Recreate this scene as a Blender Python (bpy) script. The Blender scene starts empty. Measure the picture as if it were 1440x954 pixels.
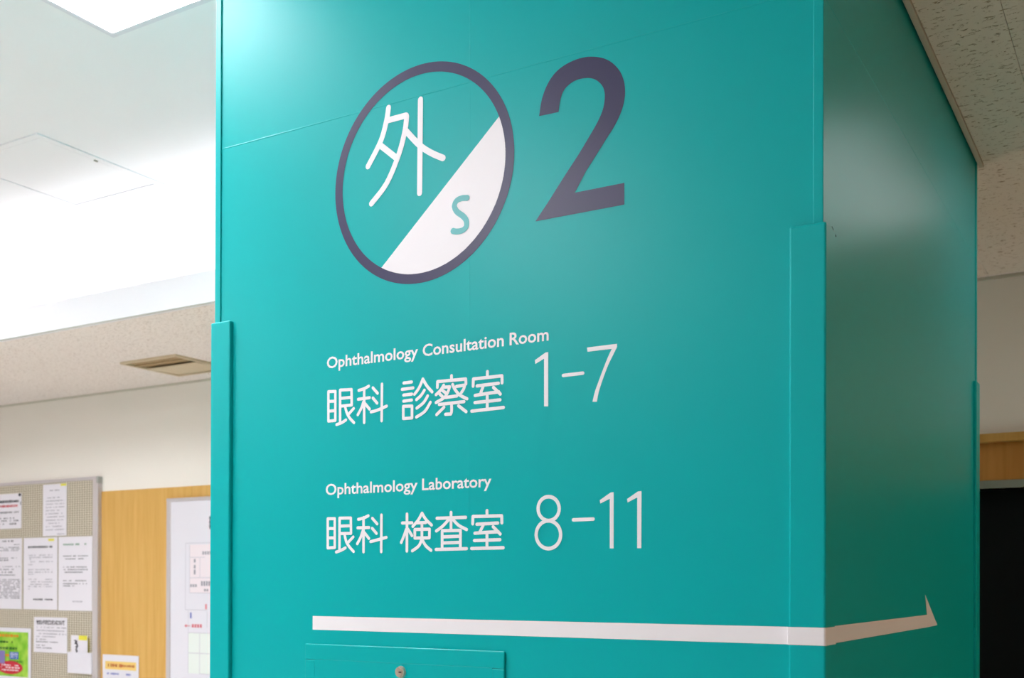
import bpy, bmesh, math, random
from mathutils import Vector, Matrix

# ------------------------------------------------------------------ camera, world, exposure
SC = bpy.context.scene
COL = SC.collection
cam_data = bpy.data.cameras.new('camera')
cam = bpy.data.objects.new('camera', cam_data)
COL.objects.link(cam)
_R = Vector((0.8579, 0.5138, 0.0027)).normalized()
_F = Vector((-0.5138, 0.8579, 0.0051)).normalized()
_U = _R.cross(_F).normalized()
_M = Matrix((_R, _U, -_F)).transposed().to_4x4()
_M.translation = Vector((0.4738, -1.7442, 1.5))
cam.matrix_world = _M
cam_data.sensor_fit = 'HORIZONTAL'
cam_data.sensor_width = 36.0
cam_data.lens = 1546.067 / 1440 * 36
cam_data.shift_y = (813.354 - 477.0) / 1440
cam_data.clip_start = 0.05
cam_data.dof.use_dof = True
cam_data.dof.focus_distance = 2.15
cam_data.dof.aperture_fstop = 7.0
SC.camera = cam

world = bpy.data.worlds.new('world')
SC.world = world
world.use_nodes = True
world.node_tree.nodes['Background'].inputs[0].default_value = (0.8, 0.85, 0.9, 1)
world.node_tree.nodes['Background'].inputs[1].default_value = 0.1

SC.view_settings.view_transform = 'Standard'
SC.view_settings.look = 'None'
SC.view_settings.gamma = 1
SC.view_settings.exposure = 0.45
SC.view_settings.use_curve_mapping = False

L_PANEL = 23.5      # coffer ceiling panels
L_COVE = 10.5      # tubes hidden in the cove
L_SIDE = 2.2 
L_RIGHT_FILL = 10.0     # added fill panel further right, outside the view, brightens the right zone
L_RIGHT_FILL_COL = (1.0, 0.74, 0.44, 1)
#      # ceiling panel beside the pillar

# ------------------------------------------------------------------ materials
def srgb(r, g, b):
    f = lambda c: (c / 255 / 12.92) if c / 255 <= 0.04045 else ((c / 255 + 0.055) / 1.055) ** 2.4
    return (f(r), f(g), f(b), 1)

def mat(name, col, rough=0.6, metal=0.0, spec=0.5, emit=None, strength=0.0):
    m = bpy.data.materials.new(name)
    m.use_nodes = True
    b = m.node_tree.nodes['Principled BSDF']
    b.inputs['Base Color'].default_value = col
    b.inputs['Roughness'].default_value = rough
    b.inputs['Metallic'].default_value = metal
    b.inputs['Specular IOR Level'].default_value = spec
    if emit:
        b.inputs['Emission Color'].default_value = emit
        b.inputs['Emission Strength'].default_value = strength
    return m

def nd(m, kind, **kw):
    n = m.node_tree.nodes.new(kind)
    for k, v in kw.items():
        setattr(n, k, v)
    return n

def lk(m, a, b):
    m.node_tree.links.new(a, b)

def coords(m, scale):
    tc = nd(m, 'ShaderNodeTexCoord')
    mp = nd(m, 'ShaderNodeMapping')
    mp.inputs['Scale'].default_value = scale
    lk(m, tc.outputs['Object'], mp.inputs['Vector'])
    return mp.outputs['Vector']

def bumped(m, vec, scale, strength, dist, detail=3):
    n = nd(m, 'ShaderNodeTexNoise')
    n.inputs['Scale'].default_value = scale
    n.inputs['Detail'].default_value = detail
    lk(m, vec, n.inputs['Vector'])
    b = nd(m, 'ShaderNodeBump')
    b.inputs['Strength'].default_value = strength
    b.inputs['Distance'].default_value = dist
    lk(m, n.outputs['Fac'], b.inputs['Height'])
    lk(m, b.outputs['Normal'], m.node_tree.nodes['Principled BSDF'].inputs['Normal'])
    return n

TEAL = mat('teal_paint', (0.0, 0.44, 0.45, 1), rough=0.34, spec=0.2)
bumped(TEAL, coords(TEAL, (1, 1, 1)), 420, 0.10, 0.0005, 2)
VINYL_W = mat('white_vinyl', srgb(246, 242, 247), rough=0.4)
VINYL_D = mat('dark_navy_vinyl', srgb(42, 38, 82), rough=0.36, spec=0.4)
VINYL_T = mat('pale_teal_vinyl', srgb(92, 186, 190), rough=0.4)
WHITE_CEIL = mat('white_coffer_paint', srgb(242, 242, 246), rough=0.85, spec=0.2)
bumped(WHITE_CEIL, coords(WHITE_CEIL, (1, 1, 1)), 60, 0.05, 0.002)
WALL_DIM = mat('tan_wall', srgb(150, 128, 98), rough=0.8, spec=0.2)
WALLPAPER = mat('cream_wallpaper', srgb(244, 238, 230), rough=0.85, spec=0.2)
bumped(WALLPAPER, coords(WALLPAPER, (1, 1, 1)), 300, 0.15, 0.001)
FLOOR = mat('floor_vinyl', srgb(226, 222, 214), rough=0.45)
bumped(FLOOR, coords(FLOOR, (1, 1, 1)), 30, 0.05, 0.002)
ALU = mat('aluminium', srgb(206, 198, 200), rough=0.35, metal=0.25)
ALU_D = mat('grey_metal_head', srgb(150, 152, 140), rough=0.45, metal=0.4)
PLASTIC = mat('grey_plastic', srgb(172, 172, 168), rough=0.5)
PAPER = mat('paper_white', srgb(234, 230, 238), rough=0.75, spec=0.2)
PAPER2 = mat('paper_bright', srgb(230, 227, 236), rough=0.7, spec=0.2)
INK = mat('ink_black', srgb(52, 50, 60), rough=0.7)
INK_G = mat('ink_grey', srgb(158, 154, 166), rough=0.7)
INK_F = mat('ink_faint', srgb(206, 202, 212), rough=0.7)
INK_M = mat('ink_mid_grey', srgb(116, 113, 124), rough=0.7)
INK_R = mat('ink_red', srgb(206, 70, 84), rough=0.7)
INK_GR = mat('ink_green', srgb(116, 158, 136), rough=0.7)
INK_P = mat('ink_pale_pink', srgb(240, 228, 234), rough=0.7)
INK_PG = mat('ink_pale_green', srgb(232, 238, 234), rough=0.7)
INK_B = mat('ink_blue', srgb(96, 110, 190), rough=0.7)
YELLOW = mat('yellow_tab', srgb(232, 224, 70), rough=0.6)
ORANGE = mat('orange_banner', srgb(244, 208, 120), rough=0.6)
ORANGE_T = mat('orange_print', srgb(236, 140, 30), rough=0.6)
GREEN_P = mat('poster_green', srgb(140, 205, 30), rough=0.4)
n = bumped(GREEN_P, coords(GREEN_P, (1, 1, 1)), 14, 0.0, 0.001)
_r = nd(GREEN_P, 'ShaderNodeValToRGB')
_r.color_ramp.elements[0].position = 0.35; _r.color_ramp.elements[0].color = srgb(112, 190, 12)
_r.color_ramp.elements[1].position = 0.7; _r.color_ramp.elements[1].color = srgb(186, 226, 80)
lk(GREEN_P, n.outputs['Fac'], _r.inputs['Fac'])
lk(GREEN_P, _r.outputs['Color'], GREEN_P.node_tree.nodes['Principled BSDF'].inputs['Base Color'])
RED_P = mat('poster_red', srgb(206, 16, 50), rough=0.4)
BLUE_P = mat('poster_blue', srgb(20, 92, 184), rough=0.4)
PURPLE_P = mat('poster_purple', srgb(134, 122, 184), rough=0.4)
DKGREEN = mat('poster_dark_green', srgb(40, 104, 20), rough=0.5)
BLACK_GLASS = mat('dark_door_surface', (0.0025, 0.003, 0.0035, 1), rough=0.5, spec=0.15)
BRASS = mat('lock_metal', srgb(226, 208, 192), rough=0.25, metal=0.6)
DARK = mat('dark_gap', (0.01, 0.01, 0.01, 1), rough=0.8)
VENT_C = mat('cream_metal', srgb(214, 196, 166), rough=0.5)
VENT_D = mat('vent_inner_tan', srgb(176, 150, 112), rough=0.6)
SCRATCH = mat('scratch_dark', srgb(0, 40, 46), rough=0.8, spec=0.0)
TRIM = mat('ceiling_trim_cream', srgb(208, 204, 190), rough=0.6)
SKIRT = mat('baseboard_brown', srgb(120, 92, 70), rough=0.6)

def wood(name, c1, c2):
    m = mat(name, c1, rough=0.5, spec=0.3)
    v = coords(m, (9, 9, 0.55))
    n = nd(m, 'ShaderNodeTexNoise')
    n.inputs['Scale'].default_value = 3.0
    n.inputs['Detail'].default_value = 5
    n.inputs['Distortion'].default_value = 0.6
    lk(m, v, n.inputs['Vector'])
    r = nd(m, 'ShaderNodeValToRGB')
    r.color_ramp.elements[0].position = 0.3; r.color_ramp.elements[0].color = c1
    r.color_ramp.elements[1].position = 0.7; r.color_ramp.elements[1].color = c2
    lk(m, n.outputs['Fac'], r.inputs['Fac'])
    lk(m, r.outputs['Color'], m.node_tree.nodes['Principled BSDF'].inputs['Base Color'])
    return m
WOOD = wood('honey_wood', srgb(212, 162, 82), srgb(224, 179, 104))
WOOD_SHADED = wood('shaded_wood', srgb(176, 120, 52), srgb(198, 140, 72))  # darker copy of the honey wood, shade of the header put into the colour
WOOD_RAIL = wood('rail_wood', srgb(190, 146, 74), srgb(206, 162, 90))

def rockwool(name, base, pit_shade, sc, thr, strength):
    """acoustic board: pits stretched along x, pressed in as relief with the shade inside them painted a little darker"""
    m = mat(name, base, rough=0.9, spec=0.15)
    v = coords(m, (sc * 0.55, sc * 1.25, sc))
    n = nd(m, 'ShaderNodeTexNoise')
    n.inputs['Scale'].default_value = 1.0
    n.inputs['Detail'].default_value = 4.0
    n.inputs['Roughness'].default_value = 0.62
    n.inputs['Distortion'].default_value = 0.9
    lk(m, v, n.inputs['Vector'])
    r = nd(m, 'ShaderNodeValToRGB')
    r.color_ramp.elements[0].position = thr; r.color_ramp.elements[0].color = (0, 0, 0, 1)
    r.color_ramp.elements[1].position = thr + 0.035; r.color_ramp.elements[1].color = (1, 1, 1, 1)
    lk(m, n.outputs['Fac'], r.inputs['Fac'])
    mx = nd(m, 'ShaderNodeMix', data_type='RGBA')
    mx.inputs['A'].default_value = pit_shade
    mx.inputs['B'].default_value = base
    lk(m, r.outputs['Color'], mx.inputs['Factor'])
    bs = m.node_tree.nodes['Principled BSDF']
    lk(m, mx.outputs['Result'], bs.inputs['Base Color'])
    b = nd(m, 'ShaderNodeBump')
    b.inputs['Strength'].default_value = strength
    b.inputs['Distance'].default_value = 0.003
    lk(m, r.outputs['Color'], b.inputs['Height'])
    lk(m, b.outputs['Normal'], bs.inputs['Normal'])
    return m
ROCK = rockwool('rockwool_board', srgb(246, 238, 228), srgb(190, 172, 150), 92, 0.36, 0.8)
ROCK_FAR = rockwool('rockwool_board_far', srgb(248, 240, 236), srgb(212, 200, 192), 110, 0.39, 0.6)

PEG = mat('pegboard', srgb(212, 202, 178), rough=0.8)
def _peg():
    m = PEG
    tc = nd(m, 'ShaderNodeTexCoord')
    sp = nd(m, 'ShaderNodeSeparateXYZ')
    lk(m, tc.outputs['Object'], sp.inputs[0])
    outs = []
    for ax, per in (('X', 0.0236), ('Z', 0.0146)):
        d = nd(m, 'ShaderNodeMath', operation='DIVIDE'); d.inputs[1].default_value = per
        lk(m, sp.outputs[ax], d.inputs[0])
        f = nd(m, 'ShaderNodeMath', operation='FRACT'); lk(m, d.outputs[0], f.inputs[0])
        l = nd(m, 'ShaderNodeMath', operation='LESS_THAN'); l.inputs[1].default_value = 0.36
        lk(m, f.outputs[0], l.inputs[0])
        outs.append(l.outputs[0])
    mxm = nd(m, 'ShaderNodeMath', operation='MAXIMUM')
    lk(m, outs[0], mxm.inputs[0]); lk(m, outs[1], mxm.inputs[1])
    mx = nd(m, 'ShaderNodeMix', data_type='RGBA')
    mx.inputs['A'].default_value = srgb(222, 212, 192)
    mx.inputs['B'].default_value = srgb(158, 148, 132)
    lk(m, mxm.outputs[0], mx.inputs['Factor'])
    lk(m, mx.outputs['Result'], m.node_tree.nodes['Principled BSDF'].inputs['Base Color'])
_peg()
def lamp(name, col, s):
    return mat(name, (0.8, 0.8, 0.8, 1), rough=0.5, emit=col, strength=s)
E_PANEL = lamp('panel_glow', (0.97, 0.975, 1.01, 1), L_PANEL)
E_COVE = lamp('cove_glow', (0.98, 0.97, 1.0, 1), L_COVE)
E_SIDE = lamp('side_panel_glow', (0.95, 0.97, 1.0, 1), L_SIDE)
E_RIGHT_FILL = lamp('right_fill_glow', L_RIGHT_FILL_COL, L_RIGHT_FILL)

# ------------------------------------------------------------------ helpers
def link(name, bm, m, parent=None, smooth=False):
    me = bpy.data.meshes.new(name)
    bmesh.ops.recalc_face_normals(bm, faces=bm.faces)
    bm.to_mesh(me); bm.free()
    me.materials.append(m)
    if smooth:
        for p in me.polygons: p.use_smooth = True
    o = bpy.data.objects.new(name, me)
    COL.objects.link(o)
    if parent: o.parent = parent
    return o

def add_box(bm, x0, x1, y0, y1, z0, z1, bevel=0.0, seg=2):
    r = bmesh.ops.create_cube(bm, size=1.0)
    vs = r['verts']
    for v in vs:
        v.co = Vector(((x0 + x1) / 2 + v.co.x * (x1 - x0), (y0 + y1) / 2 + v.co.y * (y1 - y0), (z0 + z1) / 2 + v.co.z * (z1 - z0)))
    if bevel:
        es = list({e for v in vs for e in v.link_edges})
        bmesh.ops.bevel(bm, geom=es, offset=bevel, segments=seg, affect='EDGES', profile=0.5)

def box(name, x0, x1, y0, y1, z0, z1, m, parent=None, bevel=0.0):
    bm = bmesh.new(); add_box(bm, x0, x1, y0, y1, z0, z1, bevel)
    return link(name, bm, m, parent)

def struct(o):
    o['kind'] = 'structure'; return o

def thing(name, label, cat, loc=(0, 0, 0), group=None):
    o = bpy.data.objects.new(name, None)
    COL.objects.link(o)
    o.empty_display_size = 0.1
    o.location = loc
    o['label'] = label; o['category'] = cat
    if group: o['group'] = group
    OFFS[o.name] = Vector(loc)
    return o
OFFS = {}

def settle(root):
    """children are built in room coordinates; shift them so that the root sits at the thing's base"""
    bpy.context.view_layer.update()
    for c in root.children:
        c.matrix_parent_inverse = Matrix.Translation(-Vector(root.location))

def catmull(p, n=5):
    out = []
    for i in range(len(p) - 1):
        a = Vector(p[max(i - 1, 0)]); b = Vector(p[i]); c = Vector(p[i + 1]); d = Vector(p[min(i + 2, len(p) - 1)])
        for k in range(n):
            t = k / n
            out.append(0.5 * ((2 * b) + (c - a) * t + (2 * a - 5 * b + 4 * c - d) * t * t + (3 * b - a - 3 * c + d) * t ** 3))
    out.append(Vector(p[-1]))
    return [tuple(v) for v in out]

def poly_bm(bm, pts, y):
    vs = [bm.verts.new((x, y, z)) for x, z in pts]
    f = bm.faces.new(vs)
    return f

LIFT = 2.5e-6   # every piece of a stroke lies a hair above the one before, so none are coplanar
def ribbon(bm, pts, w, y, caps=True):
    """a brush stroke of width w with round ends and round joints, drawn on the plane y"""
    h = w / 2
    for a, b in zip(pts, pts[1:]):
        a = Vector(a); b = Vector(b)
        d = b - a
        if d.length < 1e-6: continue
        d.normalize(); nn = Vector((-d.y, d.x)) * h
        poly_bm(bm, [tuple(a + nn), tuple(b + nn), tuple(b - nn), tuple(a - nn)], y - LIFT * len(bm.faces))
    dots = pts if caps else pts[1:-1]
    for c in dots:
        poly_bm(bm, [(c[0] + h * math.cos(t * math.pi / 6), c[1] + h * math.sin(t * math.pi / 6)) for t in range(12)], y - LIFT * len(bm.faces))

def glyph(name, strokes, w, m, parent, y=-0.0004, curved=True, caps=True):
    bm = bmesh.new()
    for s in strokes:
        closed = len(s) > 3 and s[0] == s[-1]
        if curved and len(s) >= 3 and not closed:
            run = [s[0]]; pts = []
            for k in range(1, len(s)):
                run.append(s[k])
                turn = k < len(s) - 1 and (Vector(s[k]) - Vector(s[k - 1])).angle(Vector(s[k + 1]) - Vector(s[k])) > 0.7
                if turn or k == len(s) - 1:
                    q = catmull(run, 5) if len(run) > 2 else run
                    pts += q[1:] if pts else q
                    run = [s[k]]
            s = pts
        ribbon(bm, s, w, y, caps)
    me = bpy.data.meshes.new(name); bm.to_mesh(me); bm.free(); me.materials.append(m)
    o = bpy.data.objects.new(name, me); COL.objects.link(o); o.parent = parent
    return o

def text(name, body, x0, x1, zbase, cap, m, parent, y, bold=0.0):
    """the built-in font as a flat mesh, fitted to the word's width and capital height"""
    c = bpy.data.curves.new(name, 'FONT')
    c.body = body; c.size = 1.0; c.offset = bold; c.resolution_u = 3
    o = bpy.data.objects.new(name, c); COL.objects.link(o)
    bpy.context.view_layer.update()
    bb = o.bound_box
    bx0 = min(v[0] for v in bb); bx1 = max(v[0] for v in bb)
    me = bpy.data.meshes.new_from_object(o)
    COL.objects.unlink(o); bpy.data.objects.remove(o); bpy.data.curves.remove(c)
    sx = (x1 - x0) / (bx1 - bx0); sz = cap / 0.73
    for v in me.vertices:
        X, Z = v.co.x, v.co.y
        v.co = Vector((x0 + (X - bx0) * sx, y, zbase + Z * sz))
    me.materials.clear(); me.materials.append(m)
    r = bpy.data.objects.new(name, me); COL.objects.link(r); r.parent = parent
    return r

# ------------------------------------------------------------------ the room
XW0, XW1, YW0, YB = -9.0, 4.6, -8.0, 2.878
ZL, ZH, CY = 2.7, 3.18, 1.616
struct(box('floor', XW0, XW1, YW0, YB + 0.3, -0.1, 0, FLOOR))
struct(box('wall_left', XW0 - 0.15, XW0, YW0, YB, 0, ZH + 0.1, WALLPAPER))
struct(box('wall_right', XW1, XW1 + 0.15, YW0, YB, 0, ZH + 0.1, WALL_DIM))
struct(box('wall_front', XW0, XW1, YW0 - 0.15, YW0, 0, ZH + 0.1, WALL_DIM))

# back wall with a doorway at the right
DX0, DX1, DZ = -1.2, 1.3, 1.875
bm = bmesh.new()
add_box(bm, XW0, DX0, YB, YB + 0.2, 0, ZL)
add_box(bm, DX1, XW1, YB, YB + 0.2, 0, ZL)
add_box(bm, DX0, DX1, YB, YB + 0.2, DZ, ZL)
wall_back = struct(link('wall_back', bm, WALLPAPER))
for k in range(-1, 5):
    xr = -4.506 + 0.905 * (3 - k)
    xl = xr - 0.905
    if xr > -1.5: xr = -1.42
    if xl > -1.5: continue
    o = box('wood_panel', xl + 0.0016, xr - 0.0016, YB - 0.006, YB + 0.002, 0.08, 2.0745, WOOD, wall_back, 0.001)
struct(box('baseboard_back', XW0, DX0 - 0.22, YB - 0.012, YB, 0, 0.08, SKIRT))
# door surround: jambs, cap rail, wood header, metal head, dark leaf
box('wood_panel', -1.40, -0.40, YB - 0.006, YB + 0.002, 1.9057, 2.07, WOOD_SHADED, wall_back, 0.001)
box('wood_panel', -0.397, 0.60, YB - 0.006, YB + 0.002, 1.9057, 2.07, WOOD_SHADED, wall_back, 0.001)
box('wood_panel', 0.603, 1.60, YB - 0.006, YB + 0.002, 1.9057, 2.07, WOOD_SHADED, wall_back, 0.001)
box('wood_panel', 1.603, 4.59, YB - 0.006, YB + 0.002, 0.08, 2.07, WOOD_SHADED, wall_back, 0.001)
struct(box('trim_1', -1.41, 4.59, YB - 0.045, YB, 2.052, 2.0845, WOOD_RAIL, None, 0.002))
door = bpy.data.objects.new('door_1', None); COL.objects.link(door); door['kind'] = 'structure'
box('metal_head', DX0 - 0.05, DX1 + 0.05, YB - 0.012, YB + 0.1, DZ, 1.9055, ALU_D, door, 0.001)
box('jamb', DX0 - 0.05, DX0, YB - 0.012, YB + 0.1, 0, DZ, ALU_D, door, 0.001)
box('jamb', DX1, DX1 + 0.05, YB - 0.012, YB + 0.1, 0, DZ, ALU_D, door, 0.001)
box('door_leaf', DX0, 0.04, YB + 0.09, YB + 0.12, 0, DZ, BLACK_GLASS, door)
box('door_leaf', 0.042, DX1, YB + 0.05, YB + 0.08, 0, DZ, BLACK_GLASS, door)
box('pull_handle', 0.10, 0.12, YB + 0.02, YB + 0.05, 0.85, 1.1, BLACK_GLASS, door, 0.004)

# lower ceiling around the raised coffer
CX0, CX1, CYN = -8.0, -0.35, -4.2
bm = bmesh.new()
add_box(bm, XW0, XW1, CY + 0.03, YB + 0.2, ZL, ZL + 0.03)
add_box(bm, 0.002, XW1, YW0, CY + 0.03, ZL, ZL + 0.03)
add_box(bm, CX1, 0.002, YW0, -0.002, ZL, ZL + 0.03)
add_box(bm, XW0, CX1, YW0, CYN, ZL, ZL + 0.03)
add_box(bm, XW0, CX0, CYN, CY + 0.03, ZL, ZL + 0.03)
ceiling = struct(link('ceiling', bm, ROCK_FAR))
# rock-wool boards to the right of the pillar, one by one
xs = [0.019, 0.1758, 0.479, 0.782, 1.085, 1.388, 1.691]
ys = [-0.2, 0.40, 1.01, 1.617, 2.223, 2.83]
xb = [-0.43, -0.128, 0.1758, 0.479, 0.782, 1.085, 1.388, 1.691]
g = 0.0005
LX0, LX1, LY0, LY1 = 0.30, 0.60, 1.05, 2.05   # opening of the side light
def tile(x0, x1, y0, y1):
    x0, x1, y0, y1 = x0 + g, x1 - g, y0 + g, y1 - g
    box('ceiling_tile', x0, x1, y0, y1, ZL - 0.0045, ZL + 0.001, ROCK, ceiling, 0.0007)
for j in range(len(ys) - 1):
    row = xs if ys[j + 1] < 1.7 else xb
    for i in range(len(row) - 1):
        x0, x1, y0, y1 = row[i], row[i + 1], ys[j], ys[j + 1]
        tile(x0, x1, y0, y1)
# raised coffer: ceiling, near-white fascia, cove trough
struct(box('ceiling', CX0 - 0.05, CX1 + 0.05, CYN - 0.05, 2.3, ZH, ZH + 0.05, WHITE_CEIL))
struct(box('trim_2', CX0, 0.0, CY, CY + 0.03, ZL - 0.0015, 2.8385, WHITE_CEIL, None, 0.0015))
struct(box('trim_3', CX0, 0.0, 2.2, 2.23, ZL + 0.03, ZH, WHITE_CEIL))
bm = bmesh.new()
add_box(bm, CX0 - 0.03, CX0, CYN, 2.23, ZL, ZH)
add_box(bm, CX0, CX1, CYN - 0.03, CYN, ZL, ZH)
add_box(bm, CX1, CX1 + 0.03, CYN, -0.002, ZL, ZH)
struct(link('trim_4', bm, WHITE_CEIL))
struct(box('trim_5', CX0, -1.345, CY - 0.003, CY + 0.002, ZL - 0.004, ZL - 0.0005, ALU_D))
# cove tubes
t = thing('cove_light', 'long slim white light tube lying hidden in the ceiling cove behind the fascia', 'light', (-4.6, CY + 0.14, ZL + 0.03))
box('tube', -7.7, -1.38, CY + 0.12, CY + 0.16, ZL + 0.045, ZL + 0.075, E_COVE, t, 0.008)
box('batten', -7.7, -1.38, CY + 0.11, CY + 0.17, ZL + 0.03, ZL + 0.045, PAPER2, t)
settle(t)

# wall to ceiling bead, right and left
struct(box('trim_6', XW0, XW1, YB - 0.012, YB, ZL - 0.012, ZL, TRIM, None, 0.001))
# bead where the pillar meets the lower ceiling
bm = bmesh.new()
add_box(bm, 0.006, 0.0185, -0.02, 1.625, ZL - 0.010, ZL + 0.001, 0.001)
struct(link('trim_7', bm, TRIM))

# ------------------------------------------------------------------ ceiling lights and hatch
def panel_light(x0, x1, y0, y1, z, m, label, group=None):
    t = thing('ceiling_light', label, 'ceiling light', ((x0 + x1) / 2, (y0 + y1) / 2, z), group)
    bm = bmesh.new(); f = 0.022
    add_box(bm, x0 - f, x1 + f, y0 - f, y0, z - 0.012, z + 0.001, 0.001)
    add_box(bm, x0 - f, x1 + f, y1, y1 + f, z - 0.012, z + 0.001, 0.001)
    add_box(bm, x0 - f, x0, y0, y1, z - 0.012, z + 0.001, 0.001)
    add_box(bm, x1, x1 + f, y0, y1, z - 0.012, z + 0.001, 0.001)
    link('frame', bm, PAPER2, t)
    box('diffuser', x0, x1, y0, y1, z - 0.006, z, m, t)
    settle(t)
    return t
LIGHTS_HERE = True
panel_light(-2.28, -1.70, -0.70, 0.485, ZH, E_PANEL, 'bright white panel light in the raised ceiling at the top left of the photo')
for a, b, w in ((-2.28, -3.2, 'behind the camera, in line with the one at the top left'), (-5.4, -3.2, 'in the far corner behind the camera'), (-5.4, -0.7, 'beyond the left edge of the photo')):  # unseen extra panels, added to light the pillar's front face
    panel_light(a, a + 0.58, b, b + 1.185, ZH, E_PANEL, 'added unseen panel light ' + w)
panel_light(2.4, 3.0, 0.7, 1.9, ZL - 0.003, E_RIGHT_FILL, 'added warm fill panel light in the low ceiling beyond the right edge of the photo')
panel_light(LX0 + 0.02, LX1 - 0.02, LY0 + 0.02, LY1 - 0.02, ZL - 0.0045, E_SIDE, 'dim panel light in the low speckled ceiling to the right of the teal pillar')

h = thing('ceiling_hatch', 'square white access hatch with a slim frame in the raised white ceiling', 'hatch', (-3.436, 1.158, ZH))
hx0, hx1, hy0, hy1 = -3.716, -3.154, 0.855, 1.463
bm = bmesh.new(); f = 0.028
add_box(bm, hx0, hx1, hy0, hy0 + f, ZH - 0.006, ZH + 0.001, 0.001)
add_box(bm, hx0, hx1, hy1 - f, hy1, ZH - 0.006, ZH + 0.001, 0.001)
add_box(bm, hx0, hx0 + f, hy0 + f, hy1 - f, ZH - 0.006, ZH + 0.001, 0.001)
add_box(bm, hx1 - f, hx1, hy0 + f, hy1 - f, ZH - 0.006, ZH + 0.001, 0.001)
link('frame', bm, WHITE_CEIL, h)
box('door', hx0 + f + 0.005, hx1 - f - 0.005, hy0 + f + 0.005, hy1 - f - 0.005, ZH - 0.004, ZH - 0.001, WHITE_CEIL, h, 0.0008)
box('latch', hx1 - f - 0.002, hx1 - f + 0.006, 1.13, 1.145, ZH - 0.010, ZH - 0.004, ALU_D, h)
settle(h)

v = thing('ceiling_vent', 'cream square ceiling vent with a tilted inner plate above the notice boards', 'vent', (-4.21, 2.49, ZL))
vx0, vx1, vy0, vy1 = -4.43, -4.0, 2.285, 2.70
bm = bmesh.new(); f = 0.018
zt, zb = ZL + 0.001, ZL - 0.012
add_box(bm, vx0, vx1, vy0, vy0 + f, zb, zt, 0.001)
add_box(bm, vx0, vx1, vy1 - f, vy1, zb, zt, 0.001)
add_box(bm, vx0, vx0 + f, vy0 + f, vy1 - f, zb, zt, 0.001)
add_box(bm, vx1 - f, vx1, vy0 + f, vy1 - f, zb, zt, 0.001)
link('frame', bm, VENT_C, v)
box('backing', vx0 + f, vx1 - f, vy0 + f, vy1 - f, ZL - 0.002, ZL - 0.0005, VENT_D, v)
bm = bmesh.new()
yy0, yy1 = vy0 + f + 0.14, vy1 - f - 0.006
x0, x1 = vx0 + f + 0.012, vx1 - f - 0.004
vs = [bm.verts.new(c) for c in ((x0, yy0, ZL - 0.016), (x1, yy0, ZL - 0.016), (x1, yy1, ZL - 0.006), (x0, yy1, ZL - 0.006),
                                (x0, yy0, ZL - 0.012), (x1, yy0, ZL - 0.012), (x1, yy1, ZL - 0.003), (x0, yy1, ZL - 0.003))]
for idx in ((0, 1, 2, 3), (4, 5, 6, 7), (0, 1, 5, 4), (1, 2, 6, 5), (2, 3, 7, 6), (3, 0, 4, 7)):
    bm.faces.new([vs[i] for i in idx])
link('plate', bm, VENT_C, v)
box('rail', vx0 + f, vx1 - f, vy0 + f + 0.07, vy0 + f + 0.085, ZL - 0.010, ZL - 0.002, VENT_D, v)
settle(v)

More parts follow.
